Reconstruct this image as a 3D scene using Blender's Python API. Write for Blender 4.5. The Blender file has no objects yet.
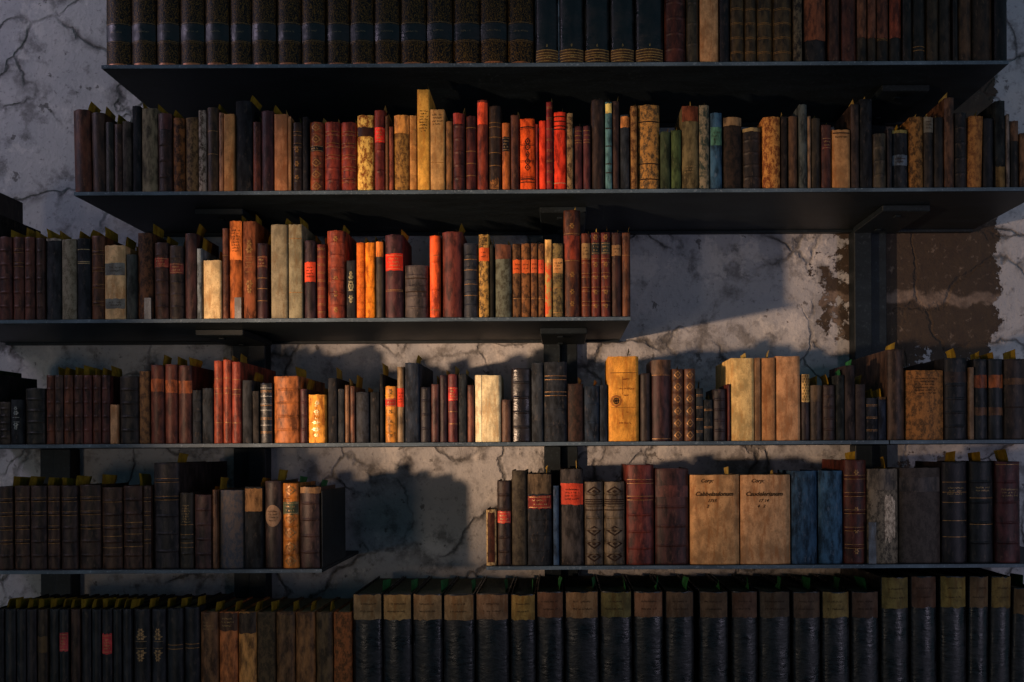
import bpy, math, random
from mathutils import Vector
SC = bpy.context.scene
COL = SC.collection
# ------------------------------------------------------------------ camera
PX = 0.0024                 # metres per photo pixel at the book fronts (y = 0)
VX, VY, ROLL = 560.0, 450.0, 0.005
CAM_Y, WALL_Y, EYE = -2.0, 0.36, 1.45
cam_data = bpy.data.cameras.new('camera')
cam = bpy.data.objects.new('camera', cam_data)
COL.objects.link(cam)
cam.location = (0, CAM_Y, EYE)
cam.rotation_euler = (math.pi / 2, ROLL, 0)
cam_data.sensor_fit = 'HORIZONTAL'
cam_data.sensor_width = 36.0
cam_data.lens = 36.0 * (-CAM_Y / PX) / 1024
cam_data.shift_x = (512 - VX) / 1024
cam_data.shift_y = (VY - 341) / 1024
cam_data.clip_start = 0.05
SC.camera = cam
# ------------------------------------------------------------------ light
SC.view_settings.view_transform = 'Standard'
SC.view_settings.look = 'None'
SC.view_settings.gamma = 1.0
SC.view_settings.use_curve_mapping = False
SC.view_settings.exposure = 0.0
world = bpy.data.worlds.new('room_dusk')
SC.world = world
world.use_nodes = True
world.node_tree.nodes['Background'].inputs[0].default_value = (0.36, 0.72, 1.0, 1)
world.node_tree.nodes['Background'].inputs[1].default_value = 0.15


def spot(name, loc, aim, power, col, angle, blend, radius):
    d = bpy.data.lights.new(name, 'SPOT')
    d.energy = power; d.color = col; d.spot_size = math.radians(angle); d.spot_blend = blend; d.shadow_soft_size = radius
    o = bpy.data.objects.new(name, d); COL.objects.link(o)
    o.location = loc
    o.rotation_euler = (Vector(aim) - Vector(loc)).to_track_quat('-Z', 'Y').to_euler()
    return o


def area(name, loc, aim, power, col, sx, sy):
    d = bpy.data.lights.new(name, 'AREA')
    d.shape = 'RECTANGLE'; d.size = sx; d.size_y = sy; d.energy = power; d.color = col
    o = bpy.data.objects.new(name, d); COL.objects.link(o)
    o.location = loc
    o.rotation_euler = (Vector(aim) - Vector(loc)).to_track_quat('-Z', 'Y').to_euler()
    return o


spot('warm_lamp', (-2.0, -1.6, EYE - 0.1), (-0.24, 0, EYE + 0.28), 350, (1.0, 0.66, 0.42), 35, 1.0, 0.05)
area('window_light_left', (-2.7, -0.75, EYE + 1.7), (-1.4, 0.36, EYE + 0.9), 9, (0.90, 0.74, 1.0), 0.5, 0.8)
area('window_light_right', (2.6, -2.2, EYE - 0.1), (0.6, 0.1, EYE - 0.1), 13, (0.86, 0.76, 1.0), 0.3, 1.6)
area('warm_fill', (-2.2, -3.4, EYE - 0.5), (-0.7, 0.0, EYE - 0.35), 9, (1.0, 0.78, 0.58), 0.4, 0.4)  # added fill without a real source, lifts the dim lower left rows
# ------------------------------------------------------------------ helpers
RNG = random.Random(7)


def unroll(px, py):
    a, b = (px - VX) * PX, (VY - py) * PX
    return a + ROLL * b, b - ROLL * a


def lin(c):
    return c / 12.92 if c <= 0.04045 else ((c + 0.055) / 1.055) ** 2.4


def rgb(h, k=1.0):
    return tuple(min(1.0, lin(int(h[i:i + 2], 16) / 255) * k) for i in (0, 2, 4)) + (1.0,)


def deep(h):
    """The dye of a binding: old leather and cloth are deeper than they read at a glance."""
    r = [lin(int(h[i:i + 2], 16) / 255) for i in (0, 2, 4)]
    m = max(r)
    k = 1.08 * m ** 0.20
    r = [x * (x / m) ** 0.12 for x in r]
    if r[0] > 1.3 * r[1]: r[2] *= 0.82; r[1] *= 1.04
    elif r[0] > r[2] and r[0] >= r[1]: r = [r[0] * 1.06, r[1] * 0.95, r[2] * 0.97]
    elif r[2] > r[0]:
        q = 0.2 if m > 0.05 else 0.6
        r = [(1 - q) * x + q * sum(r) / 3 for x in r]
    return ''.join('%02x' % min(255, max(0, round(255 * (lambda y: 12.92 * y if y < 0.0031308 else 1.055 * y ** (1 / 2.4) - 0.055)(x * k)))) for x in r)


class Nodes:
    def __init__(self, name):
        self.m = bpy.data.materials.new(name); self.m.use_nodes = True
        self.t = self.m.node_tree; self.b = self.t.nodes['Principled BSDF']

    def n(self, kind, ins=None, **kw):
        x = self.t.nodes.new(kind)
        for k, v in kw.items(): setattr(x, k, v)
        for k, v in (ins or {}).items(): self.put(x.inputs[k], v)
        return x

    def put(self, sock, v):
        if hasattr(v, 'is_output'): self.t.links.new(v, sock)
        else: sock.default_value = v

    def math(self, op, a, b=0.0, c=0.0, clamp=False):
        x = self.n('ShaderNodeMath', {0: a, 1: b, 2: c}, operation=op, use_clamp=clamp)
        return x.outputs[0]

    def ramp(self, v, lo, hi):
        return self.n('ShaderNodeMapRange', {0: v, 1: lo, 2: hi, 3: 0.0, 4: 1.0}).outputs[0]

    def mix(self, f, a, b, mode='MIX'):
        x = self.n('ShaderNodeMix', data_type='RGBA', blend_type=mode)
        self.put(x.inputs[0], f); self.put(x.inputs[6], a); self.put(x.inputs[7], b)
        return x.outputs[2]

    def coords(self, scale=(1, 1, 1), rand=True):
        v = self.n('ShaderNodeTexCoord').outputs['Object']
        m = self.n('ShaderNodeMapping', {0: v, 3: scale})
        if not rand: return m.outputs[0]
        r = self.n('ShaderNodeObjectInfo').outputs['Random']
        off = self.n('ShaderNodeVectorMath', {0: m.outputs[0]}, operation='ADD')
        c = self.n('ShaderNodeCombineXYZ', {0: self.math('MULTIPLY', r, 37.0), 1: self.math('MULTIPLY', r, 11.0), 2: self.math('MULTIPLY', r, 53.0)})
        self.t.links.new(c.outputs[0], off.inputs[1])
        return off.outputs[0]

    def noise(self, vec, scale, detail=4.0, rough=0.55):
        return self.n('ShaderNodeTexNoise', {'Vector': vec, 'Scale': scale, 'Detail': detail, 'Roughness': rough}).outputs['Fac']

    def bump(self, h, strength, dist=0.002):
        self.t.links.new(self.n('ShaderNodeBump', {'Strength': strength, 'Distance': dist, 'Height': h}).outputs[0], self.b.inputs['Normal'])


MATS = {}


def mat(fin, h, h2=None):
    key = (fin, h, h2)
    if key in MATS: return MATS[key]
    N = Nodes({'L': 'aged_leather', 'C': 'worn_cloth', 'V': 'vellum', 'M': 'mottled_boards', 'S': 'glossy_leather', 'F': 'gilt_filigree', 'G': 'gilding', 'P': 'page_edges', 'K': 'ink', 'T': 'paper'}[fin])
    if fin in 'LCSMF':
        h = deep(h); h2 = deep(h2) if h2 else h2
        if fin == 'S': h = ''.join('%02x' % round(int(h[i:i + 2], 16) * k) for i, k in ((0, 0.72), (2, 0.68), (4, 0.64)))
    c = rgb(h); B = N.b
    B.inputs['Specular IOR Level'].default_value = {'S': 0.5, 'F': 0.2, 'L': 0.25, 'G': 0.5}.get(fin, 0.15)
    v = N.coords((1, 1, 0.35)); w = N.coords()
    if fin in 'LCS':
        a = N.noise(v, 70, 5, 0.62)
        col = N.mix(N.ramp(a, 0.39, 0.62), rgb(h, 0.36), rgb(h, 1.75))
        fine = N.noise(w, 420, 3, 0.6)
        col = N.mix(N.math('MULTIPLY', N.ramp(fine, 0.52, 0.72), 0.35), col, rgb(h, 1.8))
        if fin != 'S':
            sc = N.noise(v, 130, 6, 0.7)
            tan = tuple(min(1, x * 1.6 + k) for x, k in zip(c[:3], (0.05, 0.032, 0.018))) + (1,)
            col = N.mix(N.math('MULTIPLY', N.ramp(sc, 0.565, 0.64), 0.6), col, tan)
        B.inputs['Base Color'].default_value = c
        N.put(B.inputs['Base Color'], col)
        if fin == 'S':
            w2 = N.coords((1, 1, 1.9))
            wr = N.noise(w2, 62, 4, 0.6)
            N.put(B.inputs['Roughness'], N.math('MULTIPLY_ADD', N.ramp(N.noise(w, 24, 4, 0.6), 0.4, 0.6), 0.26, 0.27))
            N.bump(wr, 0.35, 0.004)
        else:
            B.inputs['Roughness'].default_value = {'L': 0.5, 'C': 0.75}[fin]
            N.bump(fine, 0.35, 0.0012)
    elif fin in 'VT':
        v = N.coords((1, 1, 0.6))
        a = N.noise(v, 45, 6, 0.65)
        col = N.mix(N.ramp(a, 0.41, 0.6), rgb(h, 0.62), rgb(h, 1.18))
        st = N.noise(N.coords((1.3, 1, 0.25)), 60, 6, 0.72)
        br = (c[0] * 0.6, c[1] * 0.42, c[2] * 0.28, 1)
        col = N.mix(N.math('MULTIPLY', N.ramp(st, 0.5, 0.64), 0.72), col, br)
        sp = N.noise(w, 260, 3, 0.6)
        col = N.mix(N.math('MULTIPLY', N.ramp(sp, 0.56, 0.66), 0.5), col, br)
        N.put(B.inputs['Base Color'], col)
        B.inputs['Roughness'].default_value = 0.6
        N.bump(N.noise(v, 90, 6, 0.7), 0.4, 0.002)
    elif fin == 'M':
        v = N.coords((1, 1, 0.6))
        a = N.noise(v, 95, 7, 0.72)
        f = N.ramp(a, 0.44, 0.56)
        b2 = N.noise(w, 330, 4, 0.6)
        col = N.mix(f, rgb(h2), rgb(h))
        col = N.mix(N.math('MULTIPLY', N.ramp(b2, 0.5, 0.7), 0.5), col, rgb(h, 1.45))
        N.put(B.inputs['Base Color'], col)
        B.inputs['Roughness'].default_value = 0.62
        N.bump(a, 0.4, 0.002)
    elif fin == 'F':
        vo = N.n('ShaderNodeTexVoronoi', {'Vector': w, 'Scale': 190.0}, feature='DISTANCE_TO_EDGE').outputs[0]
        no = N.noise(w, 330, 3)
        wv = N.n('ShaderNodeTexWave', {'Vector': w, 'Scale': 55.0, 'Distortion': 14.0, 'Detail': 3.0, 'Detail Scale': 2.2}).outputs['Fac']
        f = N.math('MULTIPLY', N.ramp(wv, 0.55, 0.7), N.ramp(no, 0.38, 0.5))
        N.put(B.inputs['Base Color'], N.mix(f, rgb(h, 0.6), rgb('64491f')))
        N.put(B.inputs['Metallic'], N.math('MULTIPLY', f, 0.35))
        B.inputs['Roughness'].default_value = 0.5
        N.bump(f, 0.25, 0.0008)
    elif fin == 'G':
        f = N.ramp(N.noise(w, 300, 3), 0.36, 0.52)
        N.put(B.inputs['Base Color'], N.mix(f, rgb(h, 0.35), rgb(h)))
        B.inputs['Metallic'].default_value = 0.3
        B.inputs['Roughness'].default_value = 0.42
    elif fin == 'P':
        p = N.coords((1, 0.05, 0.05))
        f = N.noise(p, 900, 3, 0.6)
        N.put(B.inputs['Base Color'], N.mix(N.ramp(f, 0.35, 0.65), rgb(h, 0.45), rgb(h)))
        B.inputs['Roughness'].default_value = 0.9
        N.bump(f, 0.5, 0.001)
    else:
        f = N.ramp(N.noise(w, 350, 3), 0.33, 0.45)
        N.put(B.inputs['Base Color'], N.mix(f, rgb(h, 2.2), c))
        B.inputs['Roughness'].default_value = 0.8
    MATS[key] = N.m
    return N.m


class MB:
    """Collects faces and links them as one mesh object."""
    def __init__(self): self.v, self.f, self.mi, self.sm, self.mats = [], [], [], [], []

    def slot(self, m):
        if m not in self.mats: self.mats.append(m)
        return self.mats.index(m)

    def face(self, pts, m, smooth=False):
        i = len(self.v); self.v += pts
        self.f.append(tuple(range(i, i + len(pts)))); self.mi.append(self.slot(m)); self.sm.append(smooth)

    def grid(self, rows, m, smooth=True, skip=None, close=False):
        i, n = len(self.v), len(rows[0])
        for r in rows: self.v += r
        s = self.slot(m)
        for a in range(len(rows) - 1):
            for b in range(n if close else n - 1):
                c = (b + 1) % n
                self.f.append((i + a * n + b, i + a * n + c, i + (a + 1) * n + c, i + (a + 1) * n + b)); self.mi.append(s)
                self.sm.append(smooth(b) if callable(smooth) else smooth)

    def box(self, x0, x1, y0, y1, z0, z1, m, bev=0.0):
        if bev:
            b = bev
            prof = lambda z, k: [(x0 + k, y0 + k + b, z), (x0 + k + b, y0 + k, z), (x1 - k - b, y0 + k, z), (x1 - k, y0 + k + b, z), (x1 - k, y1 - k - b, z), (x1 - k - b, y1 - k, z), (x0 + k + b, y1 - k, z), (x0 + k, y1 - k - b, z)]
            rows = [prof(z0, b), prof(z0 + b, 0), prof(z1 - b, 0), prof(z1, b)]
            self.grid(rows, m, False, close=True)
            self.face(rows[0][::-1], m); self.face(rows[-1], m)
            return
        p = [(x, y, z) for z in (z0, z1) for y in (y0, y1) for x in (x0, x1)]
        for q in ((0, 2, 3, 1), (4, 5, 7, 6), (0, 1, 5, 4), (1, 3, 7, 5), (3, 2, 6, 7), (2, 0, 4, 6)):
            self.face([p[k] for k in q], m)

    def build(self, name, parent=None, loc=None):
        me = bpy.data.meshes.new(name); me.from_pydata(self.v, [], self.f)
        for m in self.mats: me.materials.append(m)
        me.polygons.foreach_set('material_index', self.mi); me.polygons.foreach_set('use_smooth', self.sm)
        me.update()
        o = bpy.data.objects.new(name, me); COL.objects.link(o)
        if parent: o.parent = parent
        if loc: o.location = loc
        return o


def tag(o, label=None, cat=None, group=None, kind=None):
    for k, v in (('label', label), ('category', cat), ('group', group), ('kind', kind)):
        if v: o[k] = v
    return o


# ------------------------------------------------------------------ setting
def wall_material():
    N = Nodes('old_plaster'); B = N.b
    v = N.n('ShaderNodeTexCoord').outputs['Object']
    sx = N.n('ShaderNodeSeparateXYZ', {0: v}); X, Z = sx.outputs[0], sx.outputs[2]
    big, mid, fine = N.noise(v, 2.6, 6, 0.6), N.noise(v, 11, 8, 0.66), N.noise(v, 70, 5, 0.65)
    col = N.mix(N.ramp(big, 0.35, 0.68), rgb('9a9a9e'), rgb('c0bab6'))
    col = N.mix(N.math('MULTIPLY', N.ramp(mid, 0.53, 0.63), 0.75), col, rgb('666260'))
    col = N.mix(N.math('MULTIPLY', N.ramp(fine, 0.57, 0.68), 0.5), col, rgb('454240'))
    col = N.mix(N.math('MULTIPLY', N.ramp(N.noise(v, 5, 7, 0.7), 0.56, 0.6), 0.6), col, rgb('cfc8c2'))
    # branching cracks and the dark stains along them
    wob = N.n('ShaderNodeVectorMath', {0: v, 1: N.n('ShaderNodeTexNoise', {'Vector': v, 'Scale': 4.0, 'Detail': 6.0}).outputs['Color'], 2: v}, operation='ADD').outputs[0]
    wob = N.mix(0.32, v, wob)
    cr = N.n('ShaderNodeTexVoronoi', {'Vector': wob, 'Scale': 4.2}, feature='DISTANCE_TO_EDGE').outputs[0]
    crack = N.math('MULTIPLY', N.math('SUBTRACT', 1.0, N.ramp(cr, 0.004, 0.03)), N.ramp(N.noise(v, 3.3, 3), 0.40, 0.52))
    halo = N.math('MULTIPLY', N.math('SUBTRACT', 1.0, N.ramp(cr, 0.0, 0.13)), N.ramp(N.noise(v, 9, 7, 0.68), 0.49, 0.6))
    col = N.mix(N.math('MULTIPLY', halo, 0.75), col, rgb('4a4644'))
    col = N.mix(N.math('MULTIPLY', crack, 0.65), col, rgb('2c2926'))
    col = N.mix(N.math('MULTIPLY', N.ramp(N.noise(v, 21, 4, 0.6), 0.64, 0.67), 0.7), col, rgb('3c3631'))   # chips
    # stone blocks laid bare where the plaster fell off at the right
    bv = N.n('ShaderNodeVectorMath', {0: N.n('ShaderNodeTexNoise', {'Vector': v, 'Scale': 14.0, 'Detail': 6.0}).outputs['Color'], 1: (0.09, 0.09, 0.09), 2: v}, operation='MULTIPLY_ADD').outputs[0]
    bv = N.n('ShaderNodeMapping', {0: bv, 1: (0.12, 0.0, -0.02), 2: (math.radians(90), 0, 0)}).outputs[0]
    br = N.n('ShaderNodeTexBrick', {'Vector': bv, 'Color1': rgb('3c2f26'), 'Color2': rgb('443729'), 'Mortar': rgb('7c6a5c'), 'Scale': 1.0, 'Mortar Size': 0.022, 'Mortar Smooth': 0.6, 'Brick Width': 1.9, 'Row Height': 0.235})
    rub = N.noise(v, 26, 8, 0.7)
    stone = N.mix(N.math('MULTIPLY', N.ramp(rub, 0.45, 0.6), 0.5), br.outputs[0], rgb('332822'))
    stone = N.mix(N.math('MULTIPLY', N.ramp(N.noise(v, 40, 6, 0.7), 0.58, 0.66), 0.35), stone, rgb('a08c7a'))
    lack = N.math('SUBTRACT', N.n('ShaderNodeMapRange', {0: X, 1: 0.62, 2: 0.98, 3: -0.15, 4: 0.32}).outputs[0], N.n('ShaderNodeMapRange', {0: X, 1: 1.20, 2: 1.29, 3: 0.0, 4: 0.6}).outputs[0])
    low = N.n('ShaderNodeMapRange', {0: Z, 1: 0.34, 2: 0.20, 3: 0.0, 4: 0.35}).outputs[0]
    lvl = N.math('SUBTRACT', N.math('ADD', lack, N.noise(v, 15, 9, 0.72)), low)
    bare = N.ramp(lvl, 0.545, 0.56)
    col = N.mix(bare, col, stone)
    N.put(B.inputs['Base Color'], col)
    B.inputs['Roughness'].default_value = 0.88
    h = N.math('ADD', N.math('MULTIPLY', mid, 0.7), N.math('MULTIPLY', fine, 0.35))
    h = N.math('SUBTRACT', N.math('SUBTRACT', h, N.math('MULTIPLY', crack, 0.5)), N.math('MULTIPLY', bare, 0.8))
    N.bump(h, 0.75, 0.012)
    return N.m


def steel_material(name='painted_steel', lo='0e1315', hi='1c2429', chip='353f45'):
    N = Nodes(name); B = N.b
    v = N.n('ShaderNodeTexCoord').outputs['Object']
    s = N.n('ShaderNodeMapping', {0: v, 3: (0.25, 1, 1)}).outputs[0]
    a, b = N.noise(s, 26, 7, 0.65), N.noise(v, 140, 4, 0.6)
    col = N.mix(N.ramp(a, 0.3, 0.7), rgb(lo), rgb(hi))
    col = N.mix(N.math('MULTIPLY', N.ramp(b, 0.57, 0.7), 0.5), col, rgb(chip))
    N.put(B.inputs['Base Color'], col)
    B.inputs['Roughness'].default_value = 0.5
    B.inputs['Specular IOR Level'].default_value = 0.25
    N.bump(b, 0.15, 0.001)
    return N.m


STEEL = steel_material()
EDGE = steel_material('worn_lit_steel_edge', '2c363d', '5d6d78', '93a0a8')
wall = MB(); wall.box(-3.4, 3.4, 0, 0.12, -1.45, 2.0, wall_material())
tag(wall.build('wall_back', loc=(0, WALL_Y, EYE)), kind='structure')
Nf = Nodes('stone_floor'); Nf.put(Nf.b.inputs['Base Color'], Nf.mix(Nf.noise(Nf.coords(), 6), rgb('2c2a28'), rgb('4a4642'))); Nf.b.inputs['Roughness'].default_value = 0.8
fl = MB(); fl.box(-3.4, 3.4, -4.5, WALL_Y, -0.1, 0.0, Nf.m)
tag(fl.build('floor'), kind='structure')

SHELF = {  # top (pixels above the eye line), left, right, label
    'A': (386.0, 105, 1009, 'dark steel shelf board at the very top carrying black gilt volumes'),
    'B': (259.7, 77, 1046, 'long dark steel shelf board under the orange and scarlet books'),
    'C': (132.6, -90, 631, 'dark steel shelf board ending right of the brown gilt books, stopping mid wall'),
    'D': (8.2, -90, 887.6, 'thin dark steel shelf board under the large cream vellum book'),
    'D2': (8.2, 889, 1100, 'short dark steel board at the right under the inscribed orange-brown vellum book'),
    'EL': (-117.3, -90, 322, 'thin steel shelf board at lower left with a bookend at its end'),
    'ER': (-115.5, 486, 1100, 'thin steel shelf board at lower right under the blue book pair'),
    'F': (-292.0, -90, 1100, 'lowest steel shelf board under the black folios'),
}
THICK = 0.0095
for k, (z, a, b, lab) in SHELF.items():
    s = MB(); s.box((a - VX) * PX, (b - VX) * PX, -0.006, WALL_Y - 0.001, -THICK, 0, STEEL, 0.0012)
    s.box((a - VX) * PX, (b - VX) * PX, -0.0075, -0.0061, -THICK + 0.0006, -0.0006, EDGE)   # front edge: worn paint, paler still for caught light put into its colour
    if k in 'ABC':   # folded rear lip that stiffens the long boards
        s.box((a - VX) * PX + 0.004, (b - VX) * PX - 0.004, WALL_Y - 0.02, WALL_Y - 0.002, -THICK - 0.006, -THICK, STEEL)
    o = s.build('shelf_board', loc=(0, 0, EYE + z * PX))
    tag(o, lab, 'shelf', 'steel shelf boards')


def post(px0, px1, shelves, lab, dark_left):
    """A steel upright of two channels that runs in lengths between the boards, with a bracket under each."""
    k = (2.0 + 0.315) / 2.0 * PX
    x0, x1 = (px0 - VX) * k, (px1 - VX) * k
    xm = (x0 + x1) / 2
    root = bpy.data.objects.new('steel_post', None); COL.objects.link(root); root.location = (0, 0, 0)
    tag(root, lab, 'post', 'steel uprights')
    zs = [EYE + SHELF[s][0] * PX for s in shelves] + [THICK]
    a, b = MB(), MB()
    for i in range(len(zs) - 1):
        top = zs[i] - THICK - (0.0061 if shelves[i] in 'ABC' else 0.0001)
        bot = zs[i + 1] + 0.0001 if i < len(zs) - 2 else 0.0
        d = (0.332, 0.312) if dark_left else (0.312, 0.332)
        a.box(x0, xm - 0.0003, d[0], WALL_Y - 0.001, bot, top, STEEL, 0.002)
        b.box(xm + 0.0003, x1, d[1], WALL_Y - 0.001, bot, top, STEEL, 0.002)
        if i < len(zs) - 1 and shelves[i] in 'ABC':
            m = MB(); m.box(x0 - 0.004, x1 + 0.02, 0.10, 0.311, zs[i] - THICK - 0.016, zs[i] - THICK - 0.0002, STEEL, 0.002)
            for q in (0.14, 0.27):   # bolt heads
                m.box(xm - 0.008, xm + 0.008, q - 0.008, q + 0.008, zs[i] - THICK - 0.021, zs[i] - THICK - 0.016, STEEL, 0.002)
            m.build('bracket', root)
    a.build('channel', root); b.build('channel', root)


post(36, 71, ['D', 'EL', 'F'], 'dark steel post behind the leftmost books of the lower left shelf', True)
post(231, 266, ['B', 'C', 'D', 'EL', 'F'], 'dark steel post behind the slim red-brown book trio', True)
post(544, 578, ['B', 'C', 'D', 'ER', 'F'], 'dark steel post behind the broad blue-black banded book', False)
post(855, 890, ['A', 'B', 'D', 'ER', 'F'], 'broad dark steel post against the bare stone at the right', False)

be = MB(); be.box(0, 0.0022, 0.0, 0.215, 0.0005, 0.187, STEEL, 0.0008)
tag(be.build('bookend', loc=((321 - VX) * PX - 0.0006, 0.004, EYE + SHELF['EL'][0] * PX)), 'black steel plate bookend at the right end of the lower left shelf', 'bookend')

# ------------------------------------------------------------------ books
GILT, SILVER, PALE = '9a6c34', '9a9a94', 'c0a070'
BULGE = {'L': 0.23, 'C': 0.16, 'V': 0.08, 'M': 0.17, 'S': 0.18, 'F': 0.2}
NAMES = {'L': 'leather_book', 'C': 'cloth_book', 'V': 'vellum_book', 'M': 'mottled_book', 'S': 'glossy_leather_volume', 'F': 'filigree_volume'}
SUFFIX = {'A': 'on the top shelf', 'B': 'on the second shelf', 'C': 'on the third shelf', 'D': 'on the fourth shelf', 'D2': 'on the fourth shelf',
          'EL': 'on the lower left shelf', 'ER': 'on the lower right shelf', 'FL': 'in the bottom left row', 'FR': 'in the bottom right row'}
TEXT_CACHE = {}


def text_polys(s, shear=0.35):
    """Outlines of a line of writing as flat polygons, one unit high, starting at the origin."""
    if s in TEXT_CACHE: return TEXT_CACHE[s]
    c = bpy.data.curves.new('writing', 'FONT'); c.body = s; c.size = 1.0; c.shear = shear; c.resolution_u = 2; c.offset = 0.022
    o = bpy.data.objects.new('writing', c); COL.objects.link(o)
    dg = bpy.context.evaluated_depsgraph_get()
    me = o.evaluated_get(dg).to_mesh()
    vs = [v.co.copy() for v in me.vertices]
    out = [[(vs[i].x, vs[i].y) for i in p.vertices] for p in me.polygons]
    o.evaluated_get(dg).to_mesh_clear()
    bpy.data.objects.remove(o); bpy.data.curves.remove(c)
    w = max(x for p in out for x, _ in p)
    TEXT_CACHE[s] = (out, w)
    return TEXT_CACHE[s]


def parse(feat):
    out = {}
    for tok in feat.split(','):
        if tok: out.setdefault(tok[0], []).append(tok[1:])
    return out


def span(s):
    r, _, c = s.partition(':')
    a, b = r.split('-')
    return float(a), float(b), c


def fl(lst):
    return [float(x) for s in lst for x in s.split(';') if x]


def make_book(shelf, x0, x1, ytop, fin, colour, feat, slip, text):
    F = parse(feat)
    R = random.Random(text)
    zshelf = SHELF[shelf[0] if shelf[0] in 'ABCF' else shelf][0] * PX
    X0, Zt = unroll(x0, ytop); X1, _ = unroll(x1, ytop)
    xb0, _ = unroll(x0, VY - zshelf / PX); xb1, _ = unroll(x1, VY - zshelf / PX)
    w = (x1 - x0) * PX - 0.0012
    h = Zt - zshelf
    kx = float(F['k'][0]) if 'k' in F else 0.0
    cx = (xb0 + xb1) / 2 - kx * PX * 0.5
    dep = float(F['d'][0]) if 'd' in F else (0.3 if shelf == 'FR' else 0.22 if shelf[0] in 'FA' else min(0.21, max(0.11, h * 0.68 + R.uniform(-0.015, 0.01))))
    bul = min(BULGE[fin] * w, 0.011)
    th = min(0.0028, w * 0.16)
    root = bpy.data.objects.new(NAMES[fin], None); COL.objects.link(root)
    root.location = (cx, 0.001 + R.uniform(0, 0.005), EYE + zshelf + 0.0002)
    root.rotation_euler = (0, math.atan2(kx * PX, h), 0)
    tag(root, text + ' ' + SUFFIX[shelf], 'book', 'old books ' + SUFFIX[shelf])

    labels = [span(s) for s in F.get('l', []) + F.get('x', [])]
    panels = [span(s) for s in F.get('p', [])]
    marks = [span(s) for s in F.get('t', [])]
    for s in F.get('N', []): panels.append((0.0, 0.172 if ytop > 580 else 0.19, ''.join('%02x' % round(int(s[i:i + 2], 16) * 0.86) for i in (2, 4, 6))))
    blocked = [(a, b) for a, b, _ in labels + panels + marks]
    nb = int(F['r'][0]) if 'r' in F else 0
    bands = [(i + 1) / (nb + 1) for i in range(nb)]
    ridges = [t for t in bands if not any(a - 0.012 < t < b + 0.012 for a, b in blocked)]

    main = mat(fin, colour, F['m'][0] if 'm' in F else None)
    ys = lambda x: bul * (2 * x / w) ** 2
    # cover: a sheet bent round the spine, running back as two boards
    NS = 8
    us = [-0.5 + i / NS for i in range(NS + 1)]
    bh = min(0.0022, 0.05 * w + 0.0006)
    lv = [(0.0, 0.0012), (0.003, 0.0), (0.005, 0.0)]
    for t in sorted((1 - t) * h for t in ridges):
        if 0.011 < t < h - 0.011:
            lv += [(t - 0.0048, 0.0), (t - 0.0028, 0.0), (t - 0.0012, -bh), (t + 0.0012, -bh), (t + 0.0028, 0.0), (t + 0.0048, 0.0)]
    lv += [(h - 0.006, 0.0), (h - 0.004, 0.0), (h, 0.0016)]
    wob = [R.uniform(-0.0012, 0.0006) for _ in us]
    cov = MB()
    rows, rin = [], []
    for i, (z, o) in enumerate(lv):
        last = i == len(lv) - 1
        arc = [(u * w * (1 - (0.012 if last else 0)), ys(u * w) + o * (1 - abs(2 * u) ** 4), z + (wob[j] if last else 0)) for j, u in enumerate(us)]
        rows.append([(-w / 2, dep, z)] + arc + [(w / 2, dep, z)])
        rin.append([(-w / 2 + th, dep, z)] + [(u * (w - 2 * th), bul + th * 0.8 + 0.001, z) for u in us] + [(w / 2 - th, dep, z)])
    n = len(rows[0])
    cov.grid(rows, main, lambda b: 0 < b < n - 2)
    cov.grid([r[::-1] for r in (rin[0], rin[-1])], main, False)
    for ra, rb in ((rows[0], rin[0]), (rin[-1], rows[-1])): cov.grid([rb, ra], main, False)
    for side in (0, n - 1):
        q = [rows[0][side], rows[-1][side], rin[-1][side], rin[0][side]]
        cov.face(q if side == 0 else q[::-1], main)

    def onspine(u, t, off):
        x = u * w
        return (x, ys(x) - off, h * (1 - t))

    def patch(mb, t0, t1, m, u0=-0.5, u1=0.5, off=0.0005, rag=0.0):
        nu = 8
        g = []
        for t in (t0, t0 + (t1 - t0) * 0.33, t0 + (t1 - t0) * 0.67, t1):
            g.append([onspine(u0 + (u1 - u0) * i / nu, t + (R.uniform(-rag, rag) if t in (t0, t1) else 0), off) for i in range(nu + 1)])
        g = g[::-1]
        mb.grid(g, m, True)
        if off > 0.0004:   # thickness along the rim
            for a, b in ((g[0], -1), (g[-1], 1)):
                e = [(x, y + off, z) for x, y, z in a]
                mb.grid([e, a] if b < 0 else [a, e], m, False)

    def line(mb, t, m, th_=0.0011, u0=-0.48, u1=0.48, off=0.0007):
        patch(mb, t - th_ / 2 / h, t + th_ / 2 / h, m, u0, u1, off)

    def blob(mb, u, t, ru, rt, m, kind='lozenge', off=0.0008):
        """A small tooled ornament; ru and rt in metres."""
        P = lambda dx, dz: onspine(u + dx / w, t - dz / h, off)
        if kind == 'flower':
            for k in range(6):
                a = k * math.pi / 3
                c, s = math.cos(a), math.sin(a)
                mb.face([P(0.15 * ru * c, 0.15 * rt * s), P(ru * (0.6 * c - 0.3 * s), rt * (0.6 * s + 0.3 * c)), P(ru * c, rt * s), P(ru * (0.6 * c + 0.3 * s), rt * (0.6 * s - 0.3 * c))][::-1], m)
        else:
            q = [(math.cos(k * math.pi / 4), math.sin(k * math.pi / 4)) for k in range(8)]
            if kind == 'lozenge': q = [(c * (1 if i % 2 == 0 else 0.74), s * (1 if i % 2 == 0 else 0.74)) for i, (c, s) in enumerate(q)]
            for i in range(8):
                (c0, s0), (c1, s1) = q[i], q[(i + 1) % 8]
                mb.face([P(ru * c0, rt * s0), P(ru * c1, rt * s1), P(0.68 * ru * c1, 0.68 * rt * s1), P(0.68 * ru * c0, 0.68 * rt * s0)][::-1], m)
            mb.face([P(0.3 * ru * c, 0.3 * rt * s) for c, s in q], m)

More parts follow.
